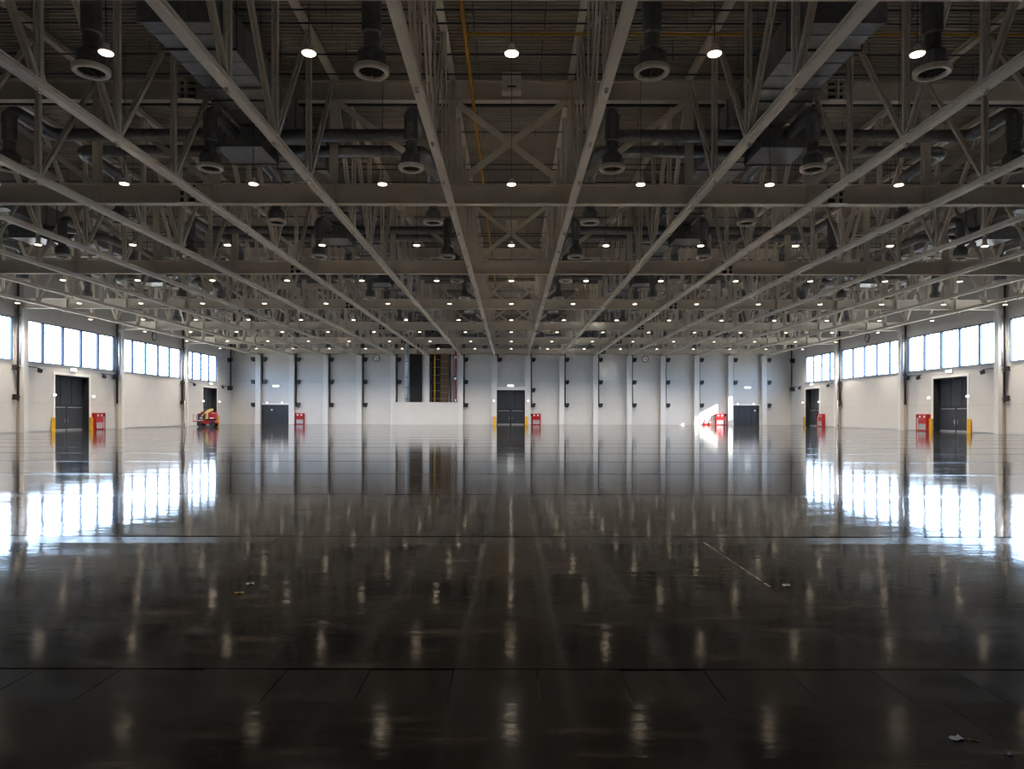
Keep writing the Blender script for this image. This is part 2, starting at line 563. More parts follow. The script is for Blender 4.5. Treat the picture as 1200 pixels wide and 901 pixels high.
# ================================================================== DOORS
def gate(no, w, h, leaf_h, kind, rec=0.0):
    """built facing -Y in its own frame, centred on x = 0, hall face at y = 0; returns the frame object"""
    mb = MB()
    mb.box(-w/2, -w/2 + 0.12, 0.0, 0.34 + rec, 0, h).box(w/2 - 0.12, w/2, 0.0, 0.34 + rec, 0, h).box(-w/2 + 0.12, w/2 - 0.12, 0.0, 0.34 + rec, h - 0.12, h)
    d = struct(mb.obj('door_%d' % no, 'doorframe'))
    iw = w / 2 - 0.12
    MB().box(-iw, iw, 0.302 + rec, 0.34 + rec, 0.0, h - 0.12).obj('back_plate', 'doorframe', d)  # plate added behind the leaves to stop daylight leaking through the gaps
    if rec:
        MB().box(-w/2, w/2, 0.305, 0.36 + rec, -0.12, 0.004).box(-w/2, w/2, 0.34 + rec, 0.36 + rec, 0.004, h).obj('threshold', 'doorframe', d)  # sill and rear sheet, added to keep daylight out of the door recess
    if kind == 'tall':
        MB().box(-iw, iw, 0.2 + rec, 0.32 + rec, leaf_h, leaf_h + 0.22).obj('transom', 'doorframe', d)
        q = 3
        for i in range(q):                                   # fixed panels over the transom
            a = -iw + 2 * iw * i / q
            b = -iw + 2 * iw * (i + 1) / q
            MB().box(a + 0.06, b - 0.06, 0.24 + rec, 0.30 + rec, leaf_h + 0.22, h - 0.12).obj('upper_panel', 'door', d)
        for i in range(1, q):
            a = -iw + 2 * iw * i / q
            MB().box(a - 0.06, a + 0.06, 0.2 + rec, 0.32 + rec, leaf_h + 0.22, h - 0.12).obj('upper_post', 'doorframe', d)
        MB().box(-0.06, 0.06, 0.2 + rec, 0.32 + rec, 0, leaf_h).obj('centre_post', 'doorframe', d)
        for s in (-1, 1):
            x0, x1 = sorted((s * 0.08, s * (iw - 0.02)))
            lf = MB().box(x0, x1, 0.23 + rec, 0.29 + rec, 0.02, leaf_h - 0.02).box(x0 + 0.3, x1 - 0.3, 0.215 + rec, 0.23 + rec, 0.5, leaf_h - 0.45).obj('leaf', 'door', d)
            MB().box(x0 + 0.15, x1 - 0.15, 0.16 + rec, 0.215 + rec, leaf_h - 0.17, leaf_h - 0.09).obj('door_closer', 'sill', lf)
            hb = MB().box(s * 0.26 - 0.05, s * 0.26 + 0.05, 0.2 + rec, 0.23 + rec, 0.9, 1.35)
            hb.tube([(s * 0.26, 0.2 + rec, 1.15), (s * 0.26, 0.13 + rec, 1.15), (s * 0.5, 0.13 + rec, 1.15)], 0.025, 6)
            hb.obj('handle', 'chrome', lf)
            MB().box(x0 + 0.05, x1 - 0.05, 0.2 + rec, 0.228 + rec, 0.02, 0.16).obj('kick_plate', 'sill', lf)
    else:
        q = 4
        for i in range(q):
            a = -iw + 2 * iw * i / q
            b = -iw + 2 * iw * (i + 1) / q
            lf = MB().box(a + 0.02, b - 0.02, 0.18, 0.26, 0.02, h - 0.14).box(a + 0.15, b - 0.15, 0.165, 0.18, 0.4, h - 0.5).obj('leaf', 'door', d)
            if kind == 'wide_left' and i == 1 or kind == 'wide_right' and i == 3:
                sk = MB()
                n = 14
                sk.prism([(0.17 * math.cos(2*PI*k/n) + (a+b)/2, 0.17 * math.sin(2*PI*k/n) + h * 0.74) for k in range(n)], 'y', 0.155, 0.164)
                sk.obj('round_sticker', 'white', lf)
            if i == (0 if kind == 'wide_left' else 3):
                MB().tube([((a+b)/2 + 0.2, 0.16, 0.95), ((a+b)/2 + 0.2, 0.08, 0.95), ((a+b)/2 - 0.2, 0.08, 0.95)], 0.03, 6).obj('handle', 'chrome', lf)
    return d

def place_wall(o, side, along, z=0):
    """turn an object built facing -Y so that it stands on a side wall or the far wall"""
    if side == 'far':
        o.location = (along, YF, z); o.rotation_euler = (0, 0, 0)
    elif side == 'left':
        o.location = (-HW, along, z); o.rotation_euler = (0, 0, PI/2)
    else:
        o.location = (HW, along, z); o.rotation_euler = (0, 0, -PI/2)
    return o

place_wall(gate(1, 5.1, 6.17, 2.62, 'tall'), 'far', -0.1)
place_wall(gate(2, 4.95, 3.5, 0, 'wide_left'), 'far', -42.22)
place_wall(gate(3, 4.95, 3.5, 0, 'wide_right'), 'far', 41.82)
dn = 3
for sd in ('left', 'right'):
    for (a, b, h) in DOORS:
        dn += 1
        place_wall(gate(dn, b - a, h, 2.75, 'tall', 0.5), sd, (a + b) / 2)

# white flat trims around the door openings
tn = 0
def door_trim(w, h, side, along):
    global tn
    tn += 1
    mb = MB()
    mb.box(-w/2 - 0.3, -w/2, -0.05, -0.003, 0, h + 0.3).box(w/2, w/2 + 0.3, -0.05, -0.003, 0, h + 0.3).box(-w/2, w/2, -0.05, -0.003, h, h + 0.3)
    o = struct(mb.obj('trim_%d' % tn, 'white'))
    place_wall(o, side, along)
door_trim(4.95, 3.5, 'far', -42.22)
door_trim(4.95, 3.5, 'far', 41.82)
for sd in ('left', 'right'):
    for (a, b, h) in DOORS:
        door_trim(b - a, h, sd, (a + b) / 2)
mb = MB().box(-2.65, 2.45, 126.35, 126.79, 6.18, 6.75)
mb.box(-3.0 + 0.42, -2.66, 126.35, 126.79, 0, 6.75).box(2.46, 2.58, 126.35, 126.79, 0, 6.75)
struct(mb.obj('trim_%d' % (tn + 1), 'white'))
tn += 1

# ================================================================== FAR WALL COLUMNS with riser pipe and wall boxes
def wall_box_mesh():
    return MB().prism([(-0.30, 0.34), (0.30, 0.34), (0.30, -0.02), (0.12, -0.40), (-0.30, -0.40)], 'y', -0.42, 0).mesh('wall_box', 'dark')
WB = wall_box_mesh()
WBM = MB().prism([(0.30, 0.34), (-0.30, 0.34), (-0.30, -0.02), (-0.12, -0.40), (0.30, -0.40)][::-1], 'y', -0.42, 0).mesh('wall_box', 'dark')
LEVELS = {3.5: 'low', 6.2: 'middle', 7.6: 'middle', 11.6: 'high'}
colmesh = MB().box(-0.41, 0.41, 126.0, YF + 0.05, 0, ZB - 0.32)
colmesh.box(-0.45, -0.41, 125.97, 126.25, 0, ZB - 0.32).box(0.41, 0.45, 125.97, 126.25, 0, ZB - 0.32)
colmesh = colmesh.mesh('shaft', 'column')
capm = MB().box(-0.5, 0.5, 125.92, YF, ZB - 0.31, ZB - 0.302 + 0.0).mesh('cap_plate', 'steel')
basem = MB().box(-0.55, 0.55, 125.85, 125.96, 0.0, 0.05).mesh('base_plate', 'pilaster')
for x in TX:
    k = (TX.index(x) - 8) if x < 0 else (TX.index(x) - 7)
    sw = side_word(k)
    t = thing('column', 'white steel column against the far wall, %s' % sw, 'column', (x, 0, 0), 'columns along the far wall')
    link('shaft', colmesh, t)
    link('cap_plate', capm, t)
    if not -21 <= x <= -9: link('base_plate', basem, t)
    zlow = 3.2
    lv = [3.5, 7.6, 11.6]
    if x == -3: lv = [11.6]; zlow = 11.2
    if x == 3: lv = [3.5, 6.2, 11.6]
    if x in (-21, -15): lv = [7.6, 11.6]; zlow = 4.0
    if x in (39, -45): lv = [7.6, 11.6]; zlow = 7.2
    MB().tube([(0.62, YF - 0.12, zlow), (0.62, YF - 0.12, 16)], 0.10, 8).obj('riser_pipe', 'pipe_dark', t)
    for z in lv:
        o = link('wall_box', WB, None, (x + 1.05, YF - 0.01, z))
        tag(o, 'black box, %s of those right of the far wall column %s' % ({'low': 'lowest', 'middle': 'middle', 'high': 'topmost'}[LEVELS[z]], sw), 'wall fitting', 'black boxes on the far wall')
    if x == -45:
        MB().tube([(-0.62, YF - 0.12, 3.2), (-0.62, YF - 0.12, 16)], 0.10, 8).obj('riser_pipe', 'pipe_dark', t)
        for z in (3.5, 7.6, 11.6):
            o = link('wall_box', WBM, None, (x - 1.05, YF - 0.01, z))
            tag(o, 'black box, %s of three left of the leftmost far wall column' % {'low': 'lowest', 'middle': 'middle', 'high': 'topmost'}[LEVELS[z]], 'wall fitting', 'black boxes on the far wall')

# ================================================================== ROOF FRAMES (cross girders with posts and braces)
def web_member(L, w=0.24, d=0.16):
    """double channel with battens, along +Z from 0 to L"""
    mb = MB()
    mb.box(-w/2, -w/2 + 0.085, -d/2, d/2, 0, L).box(w/2 - 0.085, w/2, -d/2, d/2, 0, L)
    n = max(2, int(L / 1.6))
    for i in range(n + 1):
        z = L * i / n
        mb.box(-w/2 + 0.085, w/2 - 0.085, -d/2 + 0.02, d/2 - 0.02, max(0, z - 0.11), min(L, z + 0.11))
    return mb
lower = MB().prism([(p, q) for p, q in isec(0.42, 1.0, 0.045, 0.03, 0, ZB + 0.5)], 'x', -49.15, 49.15)
for x in TX:                                           # web stiffeners at every truss line
    for s in (-1, 1):
        y0, y1 = sorted((s * 0.015, s * 0.19))
        lower.box(x - 0.012, x + 0.012, y0, y1, ZB + 0.045, ZB + 0.955)
lower = lower.mesh('lower_beam', 'steel')
upper = MB().prism([(p, q) for p, q in isec(0.42, 1.0, 0.045, 0.03, 0, ZT + 0.5)], 'x', -49.15, 49.15).mesh('upper_beam', 'steel')
postm = MB().prism([(a, b) for a, b in isec(0.36, 0.30, 0.03, 0.03)], 'z', ZB + 1.0, ZT).mesh('post', 'steel')
def brace_mesh(x0, z0, x1, z1, name='brace'):
    L = math.hypot(x1 - x0, z1 - z0)
    mb = MB().prism(isec(0.26, 0.26, 0.025, 0.025), 'z', 0, L)
    me = mb.mesh(name, 'steel')
    return me, (x0, 0, z0), (0, math.atan2(x1 - x0, z1 - z0), 0)
def splice_mesh():
    return MB().box(-0.035, 0.035, -0.40, -0.02, -0.52, 0.52).mesh('splice_plate', 'steel')
splA = splice_mesh()
splB = MB().box(-0.45, 0.45, -0.38, -0.02, -0.02, 0.02).mesh('splice_rib', 'steel')
splD = MB().box(-0.36, 0.36, -0.055, -0.018, -0.44, 0.44).mesh('splice_shade_panel', 'dark')  # black panel painted in for the darkness of the open splice cells
POS = ['nearest', 'second nearest', 'third nearest', 'fourth from the camera', 'fifth from the camera', 'second farthest', 'farthest, over the far wall']
br1 = brace_mesh(3.2, ZB + 1.05, 8.8, ZT - 0.05)
br2 = brace_mesh(3.2, ZB + 1.05, 6.35, ZT - 1.92, 'brace')
for fi, Y in enumerate(FRAMES):
    yy = Y if Y < 126 else 126.4
    t = thing('roof_girder', 'deep double steel girder crossing the whole hall, %s' % POS[fi], 'girder', (0, yy, 0), 'cross girders of the roof')
    link('lower_beam', lower, t)
    link('upper_beam', upper, t)
    for x in TX: link('post', postm, t, (x, 0, 0))
    for s in (-1, 1):
        for x0 in (3, 9, 15, 21, 27, 33, 39):
            me, loc, rot = br2 if x0 in (9, 33) else br1
            link('brace', me, t, (s * (loc[0] + x0 - 3), 0, loc[2]), (0, s * rot[1], 0))
        for zc in (ZB + 0.5, ZT + 0.5):
            link('splice_shade_panel', splD, t, (s * 16.4, 0, zc))
            link('splice_plate', splA, t, (s * 16.4, 0, zc))
            for dz in (-0.5, -0.17, 0.17, 0.5):
                link('splice_rib', splB, t, (s * 16.4, 0, zc + dz))
    m1 = brace_mesh(-2.75, ZB + 1.05, 2.75, ZT - 0.05)
    link('cross_brace', m1[0], t, (m1[1][0], -0.15, m1[1][2]), m1[2])
    link('cross_brace', m1[0], t, (-m1[1][0], 0.15, m1[1][2]), (0, -m1[2][1], 0))
    MB().box(-0.28, 0.28, -0.31, -0.285, (ZB + ZT) / 2 + 0.5 - 0.25, (ZB + ZT) / 2 + 0.5 + 0.25).obj('brace_plate', 'steel', t)

# ================================================================== ROOF TRUSSES running down the hall
Y0, Y1 = 6.0, 126.2
CB = ZB - 0.30
botm = MB().prism(isec(0.30, 0.28, 0.04, 0.05, 0, CB + 0.14), 'y', Y0, 126.6).mesh('bottom_chord', 'steel')
topm = MB().prism(isec(0.30, 0.28, 0.04, 0.05, 0, ROOF - 0.17), 'y', Y0, 126.6).mesh('top_chord', 'steel')
vz0, vz1 = CB + 0.285, ROOF - 0.315
vert = web_member(vz1 - vz0).mesh('vertical', 'steel')
dl = math.hypot(4.2, vz1 - vz0 - 0.1)
diag = web_member(dl, 0.22, 0.14).mesh('diagonal', 'steel')
da = math.atan2(4.2, vz1 - vz0 - 0.1)
gus = MB().prism([(-0.45, 0), (0.45, 0), (0.22, 0.42), (-0.22, 0.42)], 'x', -0.012, 0.012).mesh('gusset', 'steel')
clampm = MB().box(-0.06, 0.06, -0.10, 0.10, -0.07, 0.0).lathe([(0.001, -0.16), (0.05, -0.15), (0.05, -0.07)], 8).mesh('clamp', 'ring')
for x in TX:
    k = (TX.index(x) - 8) if x < 0 else (TX.index(x) - 7)
    t = thing('roof_truss', 'pale steel roof truss running down the hall, %s line' % side_word(k), 'truss', (x, 0, 0), 'lengthwise roof trusses')
    link('bottom_chord', botm, t)
    link('top_chord', topm, t)
    for b in range(6):
        for j in range(1, 5):
            Y = 18 + 18 * b + 4.5 * j
            if j < 4:
                link('vertical', vert, t, (0, Y, vz0))
            # Pratt diagonals: foot nearer midspan, head nearer the girder
            if j in (1, 2):
                link('diagonal', diag, t, (0, Y - 0.16, vz0 + 0.05), (da, 0, 0))
            if j in (2, 3):
                link('diagonal', diag, t, (0, Y + 0.16, vz0 + 0.05), (-da, 0, 0))
            if j < 4:
                link('gusset', gus, t, (0, Y, vz0))
            link('clamp', clampm, t, (0.0, Y + (0.0 if j < 4 else -0.6), CB))

# ================================================================== MAIN AIR DUCTS
secm = MB().box(-1.3, 1.3, 0.03, 4.42, 16.05, 17.5)
secm.box(-1.36, 1.36, 0.0, 0.05, 15.99, 17.56).box(-1.36, 1.36, 4.40, 4.45, 15.99, 17.56)
for q in (1.1, 2.2, 3.3):                               # stiffening beads
    secm.box(-1.32, 1.32, q - 0.03, q + 0.03, 16.03, 17.52)
secm = secm.mesh('duct_section', 'galv')
bxm = MB().box(-1.15, 1.15, -1.25, 1.25, 15.0, 15.90).box(-1.2, 1.2, -1.3, -1.25, 14.95, 15.91).box(-1.2, 1.2, 1.25, 1.3, 14.95, 15.91).mesh('branch_box', 'flex')
hang = MB().box(-1.45, -1.42, -0.02, 0.02, 15.95, ROOF).box(1.42, 1.45, -0.02, 0.02, 15.95, ROOF).box(-1.45, 1.45, -0.03, 0.03, 15.92, 15.98).mesh('hanger', 'pipe_dark')
DUCTX = [-36, -12, 12, 36]
for x in DUCTX:
    nm = {-36: 'far left', -12: 'left of the middle', 12: 'right of the middle', 36: 'far right'}[x]
    t = thing('air_duct', 'big rectangular sheet metal air duct between the roof trusses, %s' % nm, 'duct', (x, 0, 0), 'main air ducts')
    MB().box(-1.32, 1.32, 25.4, 26.2, 16.0, 18.45).box(-1.40, 1.40, 25.34, 25.42, 15.95, 18.5).obj('end_box', 'flex', t)
    y = 26.25
    while y + 4.5 < 125:
        link('duct_section', secm, t, (0, y, 0))
        link('hanger', hang, t, (0, y + 1.0, 0))
        y += 4.46
    link('hanger', hang, t, (0, 123.6, 0))
    s = -1 if x < 0 else 1
    for bi, Y in enumerate((36, 54, 72, 90, 108, 124.1)):
        bo = link('duct_box', bxm, None, (x + (s * 1.35 if abs(x) == 12 else 0), Y - 0.2, 0))
        tag(bo, 'dark air distribution box under the duct %s, %s from the camera' % (nm, ORD[bi + 1]), 'duct box', 'boxes under the main air ducts')

# ================================================================== AIR DIFFUSERS
ringm = MB().lathe([(0.40, 0.05), (0.44, 0.0), (0.53, 0.0), (0.57, 0.05), (0.57, 0.17), (0.52, 0.19), (0.42, 0.13)], 24, close=True).mesh('diffuser_ring', 'ring')
grm = MB().disc(0.42, 0.12, 20)
for q in range(-3, 4):
    grm.box(-0.36, 0.36, q * 0.11 - 0.012, q * 0.11 + 0.012, 0.09, 0.115)
grm.box(-0.02, 0.02, -0.40, 0.40, 0.06, 0.09)
grm = grm.mesh('grille', 'grille')
rows = []
for k in range(1, 8):
    for off in (-4.2, 4.8):
        Y = 18 * k + off
        if 20 < Y < 124: rows.append((Y, 18 * k + (-1.2 if off < 0 else 0.9), k))
rows.sort()
ZR = 12.9
dropm = MB().lathe([(0.45, 0.19), (0.46, 0.62), (0.30, 0.80), (0.26, 0.84), (0.26, 1.25), (0.32, 1.30), (0.32, 2.05), (0.33, 2.06), (0.33, 2.10), (0.32, 2.11), (0.32, 2.45)], 16)
dropm = dropm.mesh('duct_drop', 'flex')
ZP = 15.62 - ZR
def arc(p, q, r, n=4):
    """quarter bend at corner q between p->q->(direction given by caller)"""
    return None
def elbow_path(X, Y, yl, xl):
    """from the drop up, along the hall to y = yl, then across to x = xl (local to the ring)"""
    r = 0.55
    dy = yl - Y
    sy = 1 if dy > 0 else -1
    pts = [(0, 0, 2.40)]
    c = ZP - r
    for i in range(5):
        a = PI/2 * i / 4
        pts.append((0, sy * (r - r * math.cos(a)), c + r * math.sin(a)))
    dx = xl - X
    if abs(dx) > 0.9:
        sxn = 1 if dx > 0 else -1
        for i in range(5):
            a = PI/2 * i / 4
            pts.append((sxn * (r - r * math.cos(a)), dy - sy * r + sy * r * math.sin(a), ZP))
        pts.append((dx, dy, ZP))
    else:
        pts.append((0, dy, ZP))
    return pts
bcache = {}
for ri, (Y, yl, k) in enumerate(rows):
    for ci, X in enumerate([-40.5, -31.5, -22.5, -13.5, -4.5, 4.5, 13.5, 22.5, 31.5, 40.5]):
        kk = ci - 5 if ci < 5 else ci - 4
        t = thing('air_diffuser', 'round white ring air diffuser under dark duct, %s row from camera, %s' % (ORD[ri+1], side_word(kk)), 'air diffuser', (X, Y, ZR), 'round ceiling air diffusers')
        link('diffuser_ring', ringm, t)
        link('grille', grm, t)
        link('duct_drop', dropm, t)
        s = 1 if X > 0 else -1
        a = abs(X)
        xl = {4.5: 12.14, 13.5: 13.5, 22.5: 14.55, 31.5: 34.8, 40.5: 37.2}[a] * s
        yend = yl
        if a == 13.5:
            yend = (18 * k - 1.497) if Y < 18 * k else (18 * k + 1.097)
            if k == 7: yend = 122.603
        key = (round(X, 1), round(yend - Y, 2))
        if key not in bcache:
            bcache[key] = MB().tube(elbow_path(X, Y, yend, xl), 0.30, 12).mesh('branch_duct', 'flex')
        link('branch_duct', bcache[key], t)

# ================================================================== HIGH BAY LAMPS
lens = MB().disc(0.19, 0.0, 14).lathe([(0.19, 0.0), (0.20, 0.01), (0.20, 0.03)], 14).mesh('lens', 'lens')
hous = MB().lathe([(0.001, 0.031), (0.215, 0.031), (0.225, 0.06), (0.19, 0.12), (0.10, 0.16), (0.09, 0.28), (0.03, 0.33), (0.001, 0.34)], 14).mesh('housing', 'ring')
beam = bpy.data.lights.new('lamp_beam', 'SPOT')
beam.energy = LAMP_WATTS
beam.color = LAMP_COLOR
beam.spot_size = math.radians(134)
beam.spot_blend = 0.85
beam.shadow_soft_size = 0.19
cab = MB().tube([(0, 0, 0.33), (0, 0, ROOF - 12.62)], 0.014, 5).mesh('cable', 'pipe_dark')
LR = [21 + 12 * k for k in range(9)]
for ri, Y in enumerate(LR):
    for ci in range(-8, 9):
        X = 6.0 * ci
        if abs(X) > 0.745 * Y + 3: continue
        w = 'on the centre line' if ci == 0 else side_word(ci)
        t = thing('ceiling_lamp', 'bright round ceiling lamp on a cable, %s row from camera, %s' % (ORD[ri+1], w), 'lamp', (X, Y, 12.62), 'high bay ceiling lamps')
        link('lens', lens, t)
        link('housing', hous, t)
        link('lamp_beam', beam, t, (0, 0, -0.06))
        link('cable', cab, t)

# ================================================================== PIPES UNDER THE ROOF
sprm = MB().tube([(-49.9, 0, 0), (49.9, 0, 0)], 0.038, 6)
for i in range(-16, 17):
    sprm.tube([(i * 3.0 + 1.4, 0, -0.28), (i * 3.0 + 1.4, 0, 0.62)], 0.014, 4)
sprm = sprm.mesh('sprinkler_pipe', 'pipe_dark')
trm = MB().box(-49.0, 49.0, -0.09, 0.09, -0.05, 0.05).mesh('cable_tray', 'dark')
for k in range(2, 8):
    n = 0
    for off in (-7.0, -6.0, -3.4, -1.5, 1.7 - 18, 5.6 - 18):
        n += 1
        o = link('sprinkler_pipe', sprm, None, (0, 18 * k + off, 18.48))
        tag(o, 'thin dark pipe across the roof, %s in the %s roof bay from the camera' % (ORD[n], ORD[k-1]), 'pipe', 'thin pipes across the roof')
    if k < 7:
        o = link('cable_tray', trm, None, (0, 18 * k + 1.35, 18.2))
        tag(o, 'black cable tray across the hall just behind girder %s from the camera' % ORD[k], 'cable tray', 'cable trays behind the girders')
gp = thing('gas_pipe', 'ochre yellow pipe running down the hall under the roof, left of centre', 'pipe', (-1.93, 0, 17.66))
MB().tube([(0, 18.3, 0), (0, 125.7, 0)], 0.09, 8).obj('main_run', 'gas', gp)
MB().tube([(0.0, 29.3, 0), (24, 29.3, 0)], 0.055, 8).obj('branch_run', 'gas', gp)
for i in range(23):
    hy = 22.3 + 4.5 * i
    if min(abs(hy - f) for f in FRAMES) < 0.6: continue
    MB().tube([(0, hy, 0.09), (0, hy, ROOF - 17.66)], 0.014, 4).lathe([(0.10, -0.03), (0.115, -0.03), (0.115, 0.03), (0.10, 0.03)], 10, (0, hy, 0)).obj('pipe_hanger', 'pipe_dark', gp)
sb = thing('roof_unit', 'white square box hung before the second girder, at the centre line', 'box', (0, 35.2, 17.86))
MB().box(-0.48, 0.48, -0.3, 0.3, 0.0, 0.92).obj('body', 'ring', sb)
MB().box(-0.46, 0.46, -0.33, -0.3, 0.02, 0.38).obj('front_panel', 'white', sb)
MB().box(-0.22, 0.22, -0.345, -0.33, 0.16, 0.24).obj('slot', 'grille', sb)
sb2 = thing('roof_unit', 'grey square box at the crossing of the braces on the third girder', 'box', (0, 53.4, 15.85))
MB().box(-0.42, 0.42, -0.2, 0.2, 0.0, 0.66).obj('body', 'steel', sb2)
MB().box(-0.38, 0.38, -0.22, -0.2, 0.04, 0.62).obj('front_panel', 'steel', sb2)

# ================================================================== SIDE WALL COLUMNS
scm = MB().box(-0.30, 0.30, 0, 0.42, 0, ZB).box(-0.33, 0.33, -0.02, 0.0, 0, ZB).mesh('shaft', 'column')
spm = MB().box(-0.27, 0.27, 0.42, 0.80, 0, ZB + 6.4).mesh('pilaster', 'pilaster')
bkm = MB().box(-0.5, 0.5, -0.12, 0.40, ZB - 0.35, ZB - 0.02).mesh('bracket', 'dark')
for sd, sn in ((-1, 'left'), (1, 'right')):
    for i, Y in enumerate((54, 72, 90, 108)):
        nm = ['hidden', 'nearest', 'middle', 'farthest'][i]
        if i == 0: continue
        t = thing('column', 'pale steel column standing on the %s wall between windows, %s of three' % (sn, nm), 'column', (sd * 49.2, Y, 0), 'columns along the side walls', sd * -PI/2)
        link('shaft', scm, t)
        link('pilaster', spm, t)
        f = -sd * 1.0                                    # local x that points back to the camera
        cx = 1 if sd > 0 else -1
        # riser pipes on the camera side of the column
        q = cx * 0.47
        MB().tube([(q, 0.50, 3.2), (q, 0.50, 18.8)], 0.10, 8).obj('riser_pipe', 'pipe_dark', t)
        MB().tube([(q, 0.25, 6.8 if i < 3 else 3.0), (q, 0.25, 12.0)], 0.07, 8).obj('conduit', 'chrome', t)
        if i == 3:
            MB().tube([(q*1.05, 0.22, 4.0), (q*1.05, 0.22, 1.9), (q*1.2, 0.10, 1.4), (q*1.9, -0.05, 0.9), (q*2.1, 0.0, 0.3), (q*2.1, 0.1, 0.06)], 0.10, 8).obj('bent_pipe', 'chrome', t)
            MB().tube([(q*1.9, 0.5, 3.6), (q*1.9, 0.5, 7.0)], 0.09, 8).obj('riser_pipe', 'pipe_dark', t)
        for z, zn in ((3.6, 'lower'), (6.55, 'upper')):
            if i == 2 and z < 4: continue
            b = thing('wall_box', 'black box on the %s wall, %s one beside the %s column' % (sn, zn, nm), 'wall fitting', (sd * 49.62, Y - 0.9, z), 'black boxes on the side walls')
            MB().prism([(-0.20, 0.26), (0.20, 0.26), (0.20, -0.02), (0.08, -0.30), (-0.20, -0.30)], 'y', -0.20, 0.20).obj('body', 'dark', b)
            MB().box(-0.06, 0.06, 0.20, 0.62, -0.05, 0.05).box(min(0, sd*0.37), max(0, sd*0.37), -0.05, 0.05, -0.2, -0.12).obj('bracket', 'pipe_dark', b)

# floodlight arms under the window sills of the door bays
def arm_lamp(sd, Y, dy, lab):
    t = thing('wall_floodlight', lab, 'floodlight', (sd * 49.99, Y, 6.45), 'floodlights under the windows')
    s = -sd
    a, b = sorted((0.0, dy))
    MB().box(min(0.02*s, 0.10*s), max(0.02*s, 0.10*s), a, b, 0.28, 0.36).obj('rail', 'pipe_dark', t)
    MB().tube([(0.06*s, 0, 0.3), (0.45*s, 0, 0.25), (0.5*s, 0, 0.1)], 0.04, 6).obj('arm', 'pipe_dark', t)
    h = MB().prism([(-0.16, 0.24), (0.18, 0.12), (0.08, -0.28), (-0.22, -0.16)], 'y', -0.18, 0.18)
    h.v = [(s * (vx + 0.5), vy, vz) for vx, vy, vz in h.v]
    h.obj('head', 'dark', t)
for sd, sn in ((-1, 'left'), (1, 'right')):
    arm_lamp(sd, 74.6, -1.9, 'black floodlight under the %s windows, camera side of the nearest door' % sn)
    arm_lamp(sd, 86.4, 3.2, 'black floodlight under the %s windows, far side of the nearest door' % sn)
    arm_lamp(sd, 111.0, -2.3, 'black floodlight under the %s windows, camera side of the far door' % sn)
    arm_lamp(sd, 122.0, 3.0, 'black floodlight on the %s wall near the far corner' % sn)
    # corner riser with boxes
    t = thing('corner_pipe', 'dark pipe rising in the %s corner of the far wall' % sn, 'pipe', (sd * 49.85, 126.2, 0))
    MB().tube([(0, 0, 6.0), (0, 0, 16.0)], 0.10, 8).obj('pipe', 'pipe_dark', t)
    MB().box(-0.13, 0.13, -0.1, 0.1, 9.0, 9.1).box(-0.13, 0.13, -0.1, 0.1, 6.5, 6.6).obj('clip', 'pipe_dark', t)
    for z, zn in ((6.4, 'lower'), (11.4, 'upper')):
        o = MB().prism([(-0.3, 0.34), (0.3, 0.34), (0.3, -0.02), (0.1, -0.40), (-0.3, -0.40)], 'x', -0.35, 0.35).obj('wall_box', 'dark', None, (sd * 49.6, 125.3, z))
        tag(o, 'black box near the far %s corner, %s one beside the corner pipe' % (sn, zn), 'wall fitting', 'black boxes on the side walls')

# ================================================================== CLOCKS
def clock(side, along, z, lab):
    t = thing('wall_clock', lab, 'clock')
    place_wall(t, side, along, z)
    n = 28
    face = MB().prism([(0.55 * math.cos(2*PI*k/n), 0.55 * math.sin(2*PI*k/n)) for k in range(n)], 'y', -0.08, -0.01).obj('face', 'white', t)
    rim = MB()
    base = 0
    prof = [(0.50, -0.10), (0.62, -0.10), (0.63, -0.01), (0.50, -0.01)]
    for (r, y) in prof:
        for a in range(n):
            rim.v.append((r * math.cos(2*PI*a/n), y, r * math.sin(2*PI*a/n)))
    for i in range(4):
        j = (i + 1) % 4
        for a in range(n):
            b = (a + 1) % n
            rim.f.append((i*n+a, i*n+b, j*n+b, j*n+a)); rim.sm.append(False)
    rim.obj('rim', 'dark', t)
    def hand(L, ang, w, name):
        c, s_ = math.cos(ang), math.sin(ang)
        pts = [(-0.08*c + w*s_, -0.08*s_ - w*c), (L*c + w*s_, L*s_ - w*c), (L*c - w*s_, L*s_ + w*c), (-0.08*c - w*s_, -0.08*s_ + w*c)]
        MB().prism(pts, 'y', -0.10, -0.085).obj(name, 'dark', t)
    hand(0.44, math.radians(133), 0.045, 'minute_hand')
    hand(0.30, math.radians(-38), 0.05, 'hour_hand')
clock('far', -24.1, 11.85, 'round wall clock high on the far wall, left half')
clock('far', 23.9, 11.75, 'round wall clock high on the far wall, right half')
clock('left', 99.3, 12.7, 'round wall clock above the windows of the left wall')
clock('right', 99.6, 12.7, 'round wall clock above the windows of the right wall')

